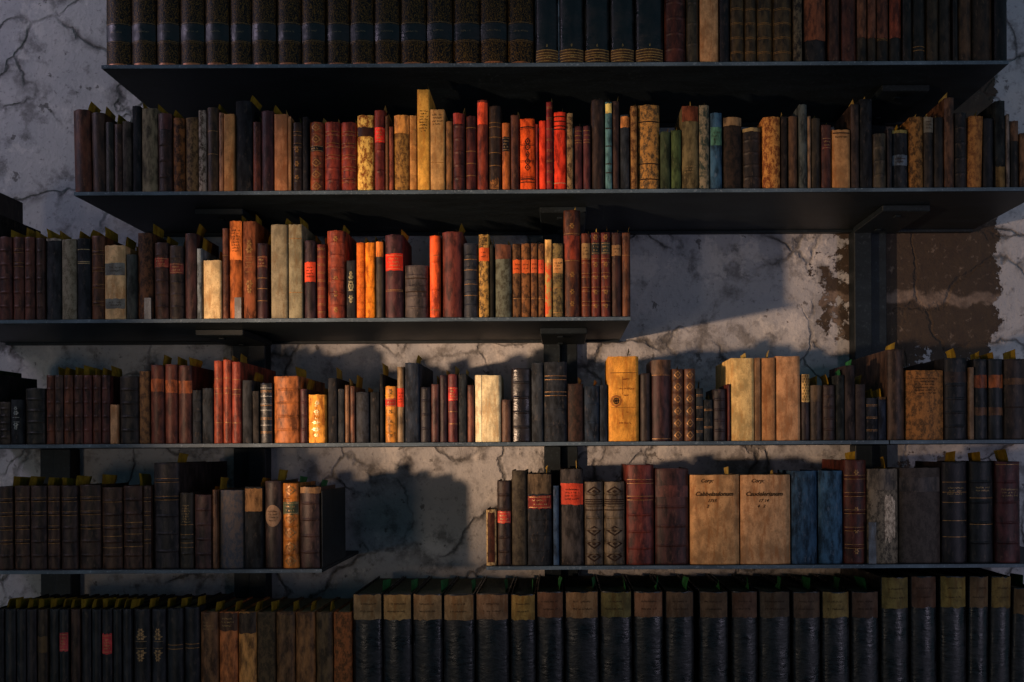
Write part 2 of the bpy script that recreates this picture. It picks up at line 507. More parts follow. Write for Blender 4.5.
    def scribble(mb, t0, t1, m, u0=-0.36, u1=0.36, off=0.0009, lines=None):
        """Rows of worn tooled letters too small to read: stems and bars."""
        n_ = lines or max(1, int((t1 - t0) * h / 0.0065))
        for i in range(n_):
            tc = t0 + (t1 - t0) * (i + 0.5) / n_
            hh = min(0.0042, (t1 - t0) * h / n_ * 0.62)
            a, b = u0 + R.uniform(0, 0.1), u1 - R.uniform(0, 0.14)
            u = a
            while u < b:
                lw = R.uniform(0.0009, 0.0024) / w
                if R.random() < 0.85:
                    z = R.uniform(0.6, 1.0) * hh
                    for (p, q_, r_, s_) in ((0, 0.35, 0, 1), (0.35, 1, *R.choice(((0, .3), (.7, 1), (.35, .65))))):
                        mb.face([onspine(u + lw * p, tc + (0.5 * hh - z * r_) / h, off), onspine(u + lw * q_, tc + (0.5 * hh - z * r_) / h, off), onspine(u + lw * q_, tc + (0.5 * hh - z * s_) / h, off), onspine(u + lw * p, tc + (0.5 * hh - z * s_) / h, off)], m)
                u += lw + 0.0007 / w

    def write(mb, s, u, t, size, m, off=0.0009):
        polys, wid = text_polys(s)
        for p in polys:
            mb.face([onspine(u + x * size / w, t - y * size / h, off) for x, y in p], m)
        return wid * size / w

    G, INK = mat('G', GILT), mat('K', '2a1d14')
    light = sum(int(colour[i:i + 2], 16) for i in (0, 2, 4)) > 330
    # lines and tooling
    nbg = int(F['b'][0]) if 'b' in F else 0
    if nbg:
        ts = bands if nb else [(i + 0.6) / (nbg + 0.4) for i in range(nbg)]
        for t in ts[:nbg] if nb else ts:
            if any(a < t < b for a, b in blocked): continue
            for d in ((-0.0045, 0.0045) if nb else (-0.0016, 0.0016)):
                line(cov, t + d / h, INK if (fin == 'C' and light) else G, 0.0009)
    tone = mat('G', SILVER if fin == 'S' else PALE if nbg == 0 and fin in 'CS' else GILT)
    for t in fl(F.get('g', [])): line(cov, t, tone, 0.0013)
    for t in fl(F.get('s', [])): line(cov, t, INK, 0.0026)
    for t in fl(F.get('o', [])): blob(cov, 0, t, min(0.006, w * 0.3), min(0.008, w * 0.4), G, 'flower')
    if 'q' in F:
        ed = [0.0] + bands + [1.0]
        for a, b in zip(ed, ed[1:]):
            t = (a + b) / 2
            if not any(p - 0.01 < t < q_ + 0.01 for p, q_ in blocked): blob(cov, 0, t, w * 0.36, (b - a) * h * 0.36, G)
    if 'D' in F:
        for i, t in enumerate((0.115, 0.59, 0.745, 0.90)): blob(cov, 0, t, w * 0.4, h * 0.062, INK)
        for t in (0.215, 0.24, 0.265, 0.29, 0.34): line(cov, t, INK, 0.003)
    if 'f' in F:
        cloth = mat('S', '17171a')
        zt = lambda py: (py - ytop) / (VY - zshelf / PX - ytop)
        patch(cov, zt(22), zt(38), cloth)
        scribble(cov, zt(26), zt(33), mat('G', '7a6a4c'), -0.3, 0.3, lines=1)
        for py, t_ in ((21, 0.0016), (39, 0.0014), (40.5, 0.0008)): line(cov, zt(py), mat('G', '6a5230'), t_)
        patch(cov, zt(60.5), zt(63.2), mat('G', 'b06a3a'), -0.36, 0.36, 0.0007)
    if 'n' in F:
        zt = lambda py: (py - ytop) / (VY - zshelf / PX - ytop)
        brown = mat('L', '4a3420')
        patch(cov, zt(48.5), zt(62), brown)
        for py in (49, 52, 54.5, 57, 60): line(cov, zt(py), mat('G', 'b08a48'), 0.0014)
        blob(cov, 0, zt(45), 0.0022, 0.004, mat('G', 'a08850'))
        scribble(cov, zt(53), zt(59), mat('G', 'b89a58'), -0.13, 0.13, lines=1, off=0.0012)
    if 'e' in F:
        for t in (0.32, 0.4, 0.5, 0.6, 0.68): blob(cov, 0, t, w * (0.2 if t != 0.5 else 0.13), h * 0.05, INK)
        for t in (0.12, 0.84, 0.88): line(cov, t, INK, 0.0022)
    if 'v' in F:
        o_ = G if colour != '24272c' else mat('G', 'a89a70')
        for t, k in ((0.23, 1), (0.29, 1.5), (0.64, 1.5), (0.70, 1)):
            blob(cov, 0, t, w * 0.2 * k, h * 0.045, o_, 'flower')
        for t in (0.36, 0.42, 0.47, 0.52): line(cov, t, o_, 0.001, -0.3, 0.3)
        blob(cov, 0, 0.44, w * 0.3, h * 0.09, o_, 'ring') if colour == '24272c' else scribble(cov, 0.37, 0.47, o_, -0.26, 0.26)
    if 'a' in F:
        s_ = mat('G', '8a8c88')
        for t, k in ((0.2, 0.7), (0.3, 1.2), (0.56, 1.2), (0.63, 0.7)): blob(cov, 0, t, w * 0.22 * k, h * 0.05, s_, 'flower')
        line(cov, 0.4, s_, 0.001, -0.3, 0.3); line(cov, 0.5, s_, 0.001, -0.3, 0.3)
    if 'A' in F:
        o_ = mat('G', '94744c')
        for t, k in ((0.165, 1), (0.205, 1.6), (0.325, 1.6), (0.365, 1)): blob(cov, 0, t, w * 0.22 * k, 0.009, o_, 'flower')
        for t in (0.24, 0.29): line(cov, t, o_, 0.001, -0.34, 0.34)
    if 'i' in F:
        pg = mat('G', 'f4dca0')
        for t, k in ((0.18, 1.2), (0.36, 1.5), (0.58, 2), (0.72, 2.4), (0.84, 1.2)): blob(cov, R.uniform(-0.08, 0.08), t, w * 0.12 * k, h * 0.04, pg, 'flower')
        scribble(cov, 0.1, 0.9, pg, -0.14, 0.14, lines=9)
    if 'z' in F: patch(cov, 0.86, 1.0, mat('M', 'b0784a', '5a3a28'), -0.42, 0.3, 0.0004, 0.03)
    if 'y' in F:
        for a, b in ((-0.5, -0.36), (0.36, 0.5)): patch(cov, 0.0, 1.0, mat('M', 'b89a78', '6a4e38'), a, b, 0.0003)
        for a, b in ((0.0, 0.05), (0.95, 1.0)): patch(cov, a, b, mat('M', 'b89a78', '6a4e38'), -0.36, 0.36, 0.0003, 0.01)
    if 'c' in F:
        for r_ in range(9):
            for c_ in range(3):
                blob(cov, -0.3 + 0.3 * c_ + (0.15 if r_ % 2 else 0) - 0.05, 0.03 + r_ * 0.044, w * 0.11, h * 0.02, INK, off=0.0012)
    if 'h' in F:
        patch(cov, 0.004, 0.996, mat('V', 'f4dfb2'), -0.49, -0.25, 0.0014)
    if 'j' in F:
        line(cov, 0.195, INK, 0.0012, -0.42, 0.44)
        for t0, t1, ua, ub in ((0.25, 0.285, -0.1, 0.24), (0.36, 0.40, -0.2, 0.4), (0.44, 0.475, -0.02, 0.2), (0.64, 0.67, 0.0, 0.16), (0.76, 0.805, -0.22, 0.34)):
            scribble(cov, t0, t1, mat('K', '6a2c18'), ua, ub, lines=1)
        for t0, t1 in ((0.24, 0.46), (0.62, 0.74)): patch(cov, t0, t1, mat('K', '8a4420'), -0.03, -0.018)
        line(cov, 0.6, INK, 0.0007, -0.4, 0.42)
        blob(cov, -0.24, 0.525, 0.0075, 0.0085, mat('K', '20140e'), 'ring'); blob(cov, -0.24, 0.525, 0.0042, 0.0055, mat('K', '20140e'), 'lozenge', 0.001)
        blob(cov, -0.24, 0.525, 0.014, 0.015, mat('V', 'a8682c'), 'ring', 0.0006)
    if 'H' in F:
        lines_ = [('Corp:', 0.085, 0.0125, -0.3), ('Cabbelaulonum' if F['H'][0] == '1' else 'Caudelerianum', 0.235, 0.0145, -0.41), ('1715' if F['H'][0] == '1' else '17 14', 0.305, 0.0105, -0.16), ('2' if F['H'][0] == '1' else '4   2', 0.365, 0.010, -0.18)]
        for s_, t, z_, u_ in lines_:
            pz = min(z_, 0.84 * w / text_polys(s_)[1])
            write(cov, s_, u_, t, pz, mat('K', '3a2616'))
    if 'W' in F: patch(cov, 0.3, 0.75, mat('M', 'cfc0a4', '8a7c68'), 0.02, 0.4, 0.0004, 0.05)
    for a, b, _ in marks:
        sub = [l for l in labels + panels if l[0] - 0.02 <= a and b <= l[1] + 0.04]
        if not sub: scribble(cov, a, b, INK if light else mat('G', 'a08050'))
    cov.build('cover', root)

    # title pieces and spine panels: leather or paper pasted on, each its own part
    for kind, lst in (('title_label', labels), ('spine_panel', panels)):
        for a, b, c in lst:
            L = MB()
            fl_ = 'T' if kind == 'title_label' and sum(int(c[i:i + 2], 16) for i in (0, 2, 4)) > 300 else 'L' if fin not in 'VC' else 'C'
            if 'N' in F: fl_ = 'T'
            a_, b_ = max(a, 0.004), min(b, 0.998)
            patch(L, a_, b_, mat(fl_, c), -0.485 if 'N' not in F else -0.47, 0.485 if 'N' not in F else 0.47, 0.0008, 0.006)
            lo = L.build(kind, root)
            bright = sum(int(c[i:i + 2], 16) for i in (0, 2, 4)) > 260
            if kind == 'title_label' or 'N' in F or any(a <= m_[0] + 0.03 and m_[1] - 0.04 <= b for m_ in marks):
                wmk = MB()
                pad = (b_ - a_) * 0.2
                dark_ink = 'N' in F or (bright and int(c[2:4], 16) > 70)
                scribble(wmk, a_ + pad, b_ - pad, mat('K', '33241a') if dark_ink else mat('G', 'b8905a'), -0.34, 0.34, 0.0013, 2 if 'N' in F else None)
                if kind == 'title_label' and not dark_ink:
                    for t in (a_ + 0.1 * (b_ - a_), b_ - 0.1 * (b_ - a_)): line(wmk, t, mat('G', 'b8905a'), 0.0008, -0.44, 0.44, 0.0013)
                if wmk.f: wmk.build('lettering', lo)
    if 'u' in F:
        L = MB()
        L.grid([[onspine(0.46 * math.cos(a_) * (i / 4 - 1), 0.4 - 0.125 * math.sin(a_), 0.0009) for i in range(9)] for a_ in [k * math.pi / 12 for k in range(-6, 7)]], mat('T', '8c7058'))
        lo = L.build('title_label', root)
        wmk = MB(); scribble(wmk, 0.33, 0.47, mat('K', '33241a'), -0.3, 0.3, 0.0014); wmk.build('lettering', lo)

    # pages
    edge = R.choice(('a08a68', '8c7858', '7a6648', '8a7a64')) if shelf != 'FR' else '5c5a48'
    pg = MB(); ph = h - 0.0035 if shelf != 'FR' else h - 0.006
    pa, pb, pm = -w / 2 + th + 0.0002, w / 2 - th - 0.0002, mat('P', edge)
    prof = lambda z: [(pa, dep - 0.004, z), (pa, bul + th + 0.0014, z), (pb, bul + th + 0.0014, z), (pb, dep - 0.004, z), (0.5 * pa + 0.5 * pb, dep - 0.009, z)]
    r0, r1 = prof(0.0025), prof(ph)
    pg.grid([r0, r1], pm, False, close=True); pg.face(r0[::-1], pm); pg.face(r1, pm)
    pg.build('page_block', root)

    # paper slip between the pages
    if slip != '-':
        sc = {'Y': '9c8028', 'y': 'a08848', 'g': '2a6a3c'}[slip]
        up = R.uniform(0.022, 0.034) if slip == 'Y' else R.uniform(0.014, 0.026) if slip == 'y' else 0.042
        ln = R.uniform(0.045, 0.06) if slip != 'y' else R.uniform(0.03, 0.045)
        if slip == 'g' and shelf != 'FR': up, ln = 0.02, 0.045
        if shelf[0] in 'F': up, ln = (0.024, 0.05) if slip == 'Y' else (0.03, 0.06)
        xs = R.uniform(0.1, 0.32) * w if slip != 'g' else 0.36 * w
        yf = bul + th + R.uniform(0.008, 0.02) if shelf != 'FR' else 0.06
        tw, bend = R.uniform(-0.12, 0.22), R.uniform(-0.006, 0.008)
        g = []
        for i in range(5):
            s_ = i / 4
            z = ph - 0.012 + (up + 0.012) * s_
            over = max(0.0, z - ph)
            g.append([(xs + tw * (q * ln) * min(1.0, over / 0.01) + bend * (over / 0.03) ** 2, yf + q * ln + over * 0.15, z - (0.004 * q if i == 4 else 0)) for q in (0, 0.35, 0.7, 1.0)])
        lim = w / 2 - th - 0.0008
        g[0] = [(max(-lim, min(lim, x)), y, z) for x, y, z in g[0]]; g[1] = [(max(-lim, min(lim, x)), y, z) for x, y, z in g[1]]
        g[2:] = [[(max(-w / 2, min(w / 2 - 0.0005, x)), y, z) for x, y, z in r] for r in g[2:]]
        sl = MB(); pm = mat('T', sc)
        sl.grid(g, pm, True)
        sl.grid([[(x + 0.0004, y, z) for x, y, z in r] for r in g[::-1]], pm, True)
        sl.build('paper_slip', root)
    if 'w' in F or 'W' in F:
        tk = MB(); pm = mat('T', '8c8984' if 'w' in F else '6a6d72')
        ww, hh = (0.016, 0.052) if 'w' in F else (0.018, 0.10)
        xa = (w / 2 - ww) if 'w' in F else (-w / 2 - 0.002)
        yy = -bh - 0.002
        tk.box(xa, xa + ww, yy, yy + 0.0008, 0.001, hh, pm)
        tk.box(xa, xa + ww, yy + 0.0008, yy + 0.012, 0.0004, 0.001, pm)
        tk.build('paper_ticket', root)


# left | right | top in photo pixels | binding | colour | spine features | slip | what singles it out
BOOKS = '''
@A
103|128.5|-52|F|161412|f|-|black volume covered in gilt filigree, standing against the left shelf end
129.2|153.6|-52|F|161412|f|-|second black gilt filigree volume from the left end
154.3|177.4|-52|F|161412|f|-|third black gilt filigree volume from the left end
178|202.4|-52|F|161412|f|-|fourth black gilt filigree volume from the left end
203|227.2|-52|F|161412|f|-|fifth black gilt filigree volume from the left end
227.8|249.6|-52|F|161412|f|-|sixth black gilt filigree volume from the left end
250.2|274.6|-52|F|161412|f|-|seventh black gilt filigree volume from the left end
275.2|299.6|-52|F|161412|f|-|eighth black gilt filigree volume from the left end
300.2|323.8|-52|F|161412|f|-|middle one of the seventeen black gilt filigree volumes
324.4|348.2|-52|F|161412|f|-|eighth black gilt filigree volume left from the plain black volumes
348.8|372.6|-52|F|161412|f|-|seventh black gilt filigree volume left from the plain black volumes
373.2|398.6|-52|F|161412|f|-|sixth black gilt filigree volume left from the plain black volumes
399.2|425.6|-52|F|161412|f|-|fifth black gilt filigree volume left from the plain black volumes
426.2|452|-52|F|161412|f|-|fourth black gilt filigree volume left from the plain black volumes
452.6|479.6|-52|F|161412|f|-|third black gilt filigree volume left from the plain black volumes
480.2|506.6|-52|F|161412|f|-|second black gilt filigree volume left from the plain black volumes
507.2|533.6|-52|F|161412|f|-|black gilt filigree volume touching the plain black gold-banded volumes
535.5|558.6|-52|S|17191b|n|-|plain black volume with gilt foot bands, first from the filigree set
559.4|584|-52|S|17191b|n|-|plain black volume with gilt foot bands, second from the filigree set
584.8|610|-52|S|17191b|n|-|middle one of five plain black volumes with gilt foot bands
610.8|635|-52|S|17191b|n|-|plain black volume with gilt foot bands, beside the widest one
636|664|-52|S|17191b|n|-|widest of five plain black volumes with gilt foot bands
665|686.5|-45|L|4a2620|r6|-|dark red-brown banded leather book right of the plain black volumes
687.2|699.6|-40|L|3f3a2a|r4|-|dull olive narrow book left of the tan vellum book
700.5|719|-42|V|b98a5c||-|pale tan vellum book, the only light one
719.8|730.4|-38|L|1f1c1c||-|narrow black book right of the tan vellum book
731|744.8|-44|L|4a3a28|b7|-|brown gilt-ringed volume nearest the tan vellum book
745.6|757.2|-44|L|4a3a28|b7|-|narrowest of four brown gilt-ringed volumes
757.8|773.4|-44|L|4a3a28|b7|-|brown gilt-ringed volume left of the widest one of its set
774|793.6|-44|L|4a3a28|b7|-|widest of four brown gilt-ringed volumes
794.3|803|-30|M|6e644c|m2c2a26|-|narrow mottled grey book left of the half brown, half black book
805|827.6|-40|L|2a2622|p0-.77:7a4630|-|broad book with brown upper spine and black foot
829.5|841.5|-34|L|422a22||-|dark brown book right of the broad brown and black book
843|857.4|-36|L|4c2c24||-|reddish dark brown book left of the row of brown-topped books
858|868|-40|L|35291f|p0-.75:6a4230|-|leftmost of the narrow brown-topped books
868.6|877.3|-40|L|35291f|p0-.75:6a4030|-|narrowest brown-topped book
878|890|-40|L|302620|p0-.75:60382a,b3|-|brown-topped book with ringed upper spine
891|903|-40|L|2a2422|p0-.75:7a3a28|-|reddest of the brown-topped books
904|913.4|-30|L|2c2522||-|narrow near-black book right of the reddest brown-topped book
914|926.8|-28|L|26211f|g.82;.86|-|near-black book with faint gilt marks low on spine
928|939.8|-36|L|3d3024||-|dull brown book right of the faintly gilt near-black book
940.5|953|-30|L|332a24||-|dark book in the middle of the dim right group
954|959.2|-24|L|241e1c||-|very thin black book left of the wide dim brown ones
960|973.2|-38|L|503a2c||-|dim brown book left of the broad dark brown one
974|995.4|-44|L|3a2a22||-|broad dark brown book second from the right end
996|1009|-40|L|1c1a1b||-|black book at the right end
@B
71.5|88.8|108.5|L|5c3426|k-1.5|Y|reddish brown leather book at the left end
89.5|103.3|111|L|46302a|k-1.5|Y|dark brown book next to the reddish brown end book
103.8|112.6|121|L|38302c||Y|narrow dark grey-brown book, third from the left end
113.2|121|123|L|452e26||y|narrow brown book, fourth from the left end
121.6|130.2|120.5|C|4a443c||-|narrow dark grey cloth book left of a tall black one
130.8|139.4|104.6|C|22242a||Y|tall narrow black book left of the wide grey-green book
140|156|107|C|6f6752||Y|wide grey-green cloth book near the left end
156.6|171|112.5|L|3e261f|r4,p0-.2:4e2a28|Y|dark brown book right of the wide grey-green one
171.8|183.3|116.6|M|8a5632|m3a241a|-|mottled orange-brown book, left of the scuffed tan one
184|197|116|M|85654a|m4a3626|y|scuffed tan-brown book with pale patch near its foot
197.4|205.2|109|M|a59a88|m4c3c30|-|narrow flaking pale grey book
205.8|217.4|106.4|L|4a3626|g.28;.55|Y|dark brown book right of the flaking pale grey one
218|222.9|111.7|L|9a6a52||-|very thin pinkish brown book left of the orange-tan vellum book
223.5|233.8|113.4|V|c98a50||-|narrow orange-tan vellum book left of the broad black one
234.5|251.2|100|C|23262b||Y|broad tall black cloth book in the left half
251.8|260|120.5|L|5e3024||y|short red-brown book right of the broad tall black one
260.6|273.2|110|L|42242a||Y|dark maroon book left of the tan calf book
273.8|287.6|113.4|V|b2764c||y|faded tan calf book right of dark maroon
288|291.2|116|V|9c7048||-|very thin tan book wedged beside the faded calf book
291.8|301.6|121.4|L|3a2822|r5,o.4;.6;.8,b2|y|dark brown book with small gilt ornaments on panels
302|307.4|116|C|202126||-|thin black book left of the red-brown panelled books
308.2|322.8|120.5|L|7c4028|r5,q,l.34-.42:201a18|y|brown book with gilt lozenge panels and black label
323.5|339.2|120.5|L|7a3328|r5,b3|y|red-brown banded book right of the lozenge-panelled one
340|355.4|120.8|L|7e3426|r5,b5|y|red-brown banded book left of the flaking cream one
356.4|373.4|113.8|M|f0c070|m8c4a1e,p.16-.28:3a1e12|-|cream book with brown flaking and a dark ragged label
374|385|109|L|6a2a22|l.22-.4:d83020,r3|y|maroon book with bright red title label
385.3|388.5|115|L|6e4a30||y|very thin brown book right of the red-labelled maroon one
388.8|393.2|125.8|L|8a4a38||-|thin short red-brown book left of the patched tan one
393.6|409|114.3|M|a87c48|m6a4a2c,p0-.24:d08a4c|y|patched tan book with orange top panel
409.4|416.6|114.3|V|bb8446|r4|y|narrow orange-tan book left of the tall yellow vellum one
417.2|429.8|88.8|V|dca244|t.2-.42|y|tallest yellow vellum book, rising above its row
430.3|445|109|V|b58a52|t.05-.2,g.65|y|stained yellow-tan vellum book right of the tallest one
445.6|452.4|120.5|L|7c5636||y|narrow brown book right of the stained yellow-tan vellum
452.8|464.8|112.6|L|4c2622|p0-.14:8a3226,r5|y|dark maroon banded book with reddish top
465.4|476.4|114.5|L|4e2220|g.16;.47;.63;.79|y|dark maroon book with fine pale lines
477.2|488|99.4|L|7a3626|p.03-.27:c84c2c|y|tall red-brown book with orange-red upper label
488.5|501.3|104.6|L|3a2a24|g.2;.25;.37;.55;.7,z|y|near-black book with gilt lines and tan worn foot
502|510.1|122|L|a05a2e|l.21-.42:241a16,g.35|-|short orange-brown book with black label
510.7|519.3|114.3|L|543226||y|dark brown book left of the orange gilt book
520|535.2|117.8|C|dc5224|e,b4|y|orange book with dark printed ornament down the spine
535.7|538.6|123|L|7c2a20||-|very thin dark red book between orange and scarlet
539.2|546|119.6|C|f04028||-|plain scarlet book, brightest red of all
546.4|552.9|101|L|7c2a26|b8|y|tall narrow dark red ribbed book right of plain scarlet
553.6|566.4|110.8|C|d23c28|s.06;.12;.18;.22,g.9|y|wide bright red book with dark stripes near its top
567|573.4|112.6|M|9a7a5c|m4c382c|y|narrow grey-tan mottled book right of wide bright red
574.3|582.8|125|L|532a2c|g.08;.15;.22;.26|y|short maroon gilt-lined book, left one of two
583.4|591|125|L|532a2c|g.08;.15;.22;.26|-|short maroon gilt-lined book, right one of two
591.7|605|98.5|L|3a2a26||y|tall dark brown book left of the teal one
605.6|612.4|101|C|4c7878|p.02-.13:d8b070,s.3;.5;.7;.8|y|narrow teal book with cream top
612.9|620|100|L|3e2a26||y|narrow dark brown book right of the teal one
620.7|630.3|113.4|C|27353f|p.03-.17:b8784a|y|dark blue book with tan top label
631|637.7|105.5|M|a4784e|m5c3c28|y|narrow tan mottled book left of the wide worm-marked tan one
638.5|660.4|103.8|M|b8844e|m59493a,s.2;.69;.87|y|wide tan vellum book with dark stains and lines
660.8|670.8|131|C|3e4630||y|short dark olive green book right of wide stained tan
671.4|681.8|129|C|4a5634||y|short moss green book, brighter of two side by side
682.4|699.6|104.6|C|635c3e|p0-.18:6e3c2c,t.7-.8|y|wide olive-brown book with reddish brown top
700|710.3|103.8|M|3e463c|m8a8268|y|dark green-grey book with pale flaking, left of the blue one
711|722.8|111.7|C|2c5268|l.19-.42:4a7a62|y|blue book with green label
724|743|116|M|3e302a|m231d1c,p0-.12:7a6048|y|dark book with torn pale top edge
743.6|762.8|126.6|L|322826|r4,p0-.06:8a7454|-|short wide black-brown book left of the orange-tan one
763.8|781.3|116|M|c88a50|m7a4226|-|orange-tan mottled vellum book alone among dark books
781.9|788|115.5|C|26221f||y|narrow black book right of the orange-tan mottled one
788.5|799.3|115|L|5a4030||y|brown book left of the tall slate one
799.8|807.7|103.8|C|4a4e4a||-|tall narrow slate-grey book in the right part
808|811.9|115|L|8a6a58||y|very thin pinkish book right of the slate one
812.2|821.8|117|L|382e26||y|dark brown book right of the very thin pinkish one
822.4|832.4|124|L|4e2e28|l.2-.38:602c2c|y|dark red-brown book left of the short tan one
833|851|129|V|b88450|s.06,t.09-.16|-|short tan vellum book with black line at its top
852|860.4|103|L|40302a||y|dark brown book right of the short tan vellum
861|874|97.6|C|22262b||y|tall black cloth book in the right part
874.6|887.4|132.8|L|463c34|r3|-|short dull brown book right of the tall black cloth one
888|893.2|128|L|211e1e||-|narrow black book left of the grey-labelled one
893.8|909.4|129|C|2a3038|l.42-.6:56606a,p.0-.05:8a7a50|Y|short blue-black book with dull grey label
911|924.4|116|M|96683e|m4c3420|y|mottled brown book, left of the grey-topped dark one
925|935|116|L|362c28|l0-.22:7a7262|y|dark book with grey paper label at its top
935.5|945|116.5|L|2e2624||y|dark plain book left of the tall brown one
945.6|955.6|96.7|L|5c3e30||y|tallest brown book near the right end
956.2|969|111.7|L|282422|r4|-|black banded book left of the orange-tan one near the right end
969.6|984|115|M|a87244|m7a4e30,k2|y|orange-tan book leaning slightly near the right end
984.8|996.2|117|L|221f20||-|black book right of the leaning orange-tan one
997|1007.2|99.4|C|252b29|p.75-1:6a5236|-|tall black-green book with brown foot
1007.8|1011.4|113|L|6a6258||-|very thin pale-edged book near the right end
1012|1021|119.6|L|251f1c|p0-.3:5c4030|-|dark book with brown top, near the right end
1021.7|1031|132|L|6a4a38||-|brown book cut by the right picture edge
@C
-62|-31|178|L|2c2820|d.2|-|tall dark folio past the left edge, only its side showing
-30|-5|212|C|22211f|d.176|-|dark book past the left edge, its side showing below the folio’s
-4|9.6|236|L|55302a|r5|Y|brown banded book cut by the left picture edge
10.3|21.6|236|L|57322a|r5,b2|Y|brown banded book, second from the left end
22.2|32.6|236|L|57322a|r5|Y|brown banded book, third from the left end
34.3|43|237|L|452c26|r5|Y|narrow dark brown book left of the blue-black one
43.6|59.6|237.5|C|2b2f33|p0-.03:8a8478|Y|wide blue-black book with pale worn top edge
60.5|75|238.6|M|8a8470|m6a6450|Y|pale grey-green book left of the navy one
75.6|88.8|237.5|C|262d36|g.14;.29;.31|Y|navy book with gilt lines
89.4|103|235|L|5c3828|r4,b4|Y|brown gilt-banded book left of the cream grey-labelled one
103.8|124.8|245|V|d8ac78|x.24-.4:77736a,x.72-.85:77736a|Y|bulging cream book with two grey labels
125.6|135.4|254|C|40423e||Y|short dark grey-green book right of the cream grey-labelled one
136|151|232|M|6a4634|m33241f,w|Y|scuffed brown book with a small paper ticket at its foot
152|167|241.5|L|48302c|r5,l.2-.32:8c3a32|Y|dark banded book with dull red label, left of its near twin
167.8|182.6|245|L|3c302e|r5,l.24-.38:70342e|Y|dark banded book with dull red label, right of its near twin
183.6|195.8|232.5|L|4a2f2e||Y|plain dark maroon book left of the thin grey ones
196.5|201|248|C|7f8786||Y|thin blue-grey book left of the small cream one
202.8|220.8|260|V|ecc88c||Y|small plain cream vellum book
221.5|227.5|227.7|L|6a4030|g.3|-|narrow brown book right of the small cream one
228.3|241.2|220|C|9a5630|p0-.4:c8703c,t.08-.36,w|Y|tall orange-brown book with brighter upper spine
242|255.6|220.5|C|7a4630|v|Y|tall brown book with gilt arabesque stamping
256.2|267|242.7|L|3e2428|g.46;.6;.76,l.17-.32:6a3426|Y|dark maroon book with pale lines and brown label
270.6|287.6|224|V|857a60||Y|tall grey-tan vellum book, left one of two
288.2|302.4|224|V|857c60|g.15;.72|Y|tall grey-tan vellum book, right one of two
303.8|315.4|240|L|38262c|l.28-.53:d84a2a|Y|dark maroon book with orange-red label beside grey-tan vellum
316.6|325.2|244|L|6e3224|b9|Y|narrow red-brown book ringed with gilt lines
326|345|229.8|L|7e3a28|r6,o.1;.55;.72;.9|Y|broad red-brown banded book with small gilt flowers
346|355.4|260|C|24272c|v|-|short black book with gilt ornament and oval
356|364.2|242|M|d8742c|mb85a22,r4|y|orange book, left one of the orange pair
364.8|374.7|242|C|e07826|r4|y|orange book, right one of the orange pair
375.2|383.2|241|L|443c38|p0-.2:c07030|y|grey-brown book with orange top beside the orange pair
384.5|403|234|L|4c2a30|l.23-.43:e43a22,b2|Y|broad dark maroon book with bright red label
404.2|427.6|264.7|L|4a4440|r4,s.25;.5|-|short broad grey-brown book with ragged top
429.4|440|235|L|d05428|r2,g.24;.9|y|orange-red book left of the broad reddish one
441.6|462.6|230.8|L|65312c||Y|broad plain reddish brown book
463.6|477.8|242.7|L|262d3a|r5,g.22;.36;.55;.7|-|navy banded book right of the broad reddish one
478.7|489.6|234|M|c0945a|m54422e,l.16-.32:d8602c,t.02-.14|y|mottled tan book with orange label and writing at its head
490|494|244|C|28281f||y|very thin dark book right of the mottled tan one
494.8|511.6|244|M|6e7060|m4c4c3c,p0-.2:6a4030|y|wide greenish grey book with brown top
512.5|521|243|M|74523a|m3a2820,l.22-.4:e0642c,g.74|-|mottled brown book with orange label, leftmost of four
521.4|530.6|243|M|8a5c3c|m4c3424,l.22-.4:dc6830,g.74|-|mottled brown book with orange label, second of four
531|537.8|243|M|80563a|m46302a,l.22-.4:e06c3a,g.74|-|mottled brown book with chipped orange label, third of four
538.2|544.4|243|M|80563a|m46302a,l.22-.4:d04c2c,g.74|-|mottled brown book with red-orange label, rightmost of four
545|552|239|M|d8603c|mb8a068,p0-.3:c89a64|-|narrow flaking orange-red book with cream top
552.8|563.4|242.7|M|85704e|m4c4034,l.21-.4:d89a58,g.6;.93|-|grey-brown book with tan label left of the tallest brown one
563.8|581|209|L|55301f|p.24-.46:7c3420,g.47;.22,o.15;.6;.76;.87|y|tallest brown book on its shelf, with red-brown label
581.7|591|232.9|L|60301f|r5,l.12-.3:8a6c44,b5|y|brown gilt book with tan label right of the tallest one
591.6|600.6|231.8|L|602c22|r5,l.12-.26:2c3028,b5,o.06;.38;.52;.7;.86|y|brown gilt book with dark label, left one of two
601.2|611|231.8|L|602c22|r5,l.12-.26:3a3c30,b5,o.06;.38;.52;.7;.86|y|brown gilt book with dark label, right one of two
611.7|622|231.8|L|402824|l.15-.27:8a6844,g.27|y|dark brown book with tan label, second from the right end
622.6|631|231.8|L|5e3824|g.27|y|plain brown book at the right end
@D
-56|-32|366|C|2f3a28|d.2|-|dark green book past the left edge, a sliver of side showing
-31|-5|374|L|1e1e1f|d.16|-|black book past the left edge, its long side showing
-4|8.6|401.6|L|3c302c|r5|-|short dark banded book cut by the left picture edge
9.2|21|399.5|C|2c2e30|a|-|short dark book with silvery stamped ornament
21.6|42.6|388|L|352e2c|r4|-|broad black-brown banded book near the left end
44|53|375|L|5e3426|r4|Y|first from the left of seven matching brown banded books
53.7|62.2|375|L|4a3430|r4|Y|second from the left of seven matching brown banded books
62.7|72|375|L|5e3628|r4|Y|third from the left of seven matching brown banded books
72.5|81.7|375|L|4e302a|r4|Y|middle one of seven matching brown banded books
82.1|90.8|375|L|58302a|r4|Y|third from the right of seven matching brown banded books
91.2|99.4|375|L|5a342a|r4|Y|second from the right of seven matching brown banded books
99.8|108.6|375|L|502e2a|r4|Y|last on the right of seven matching brown banded books
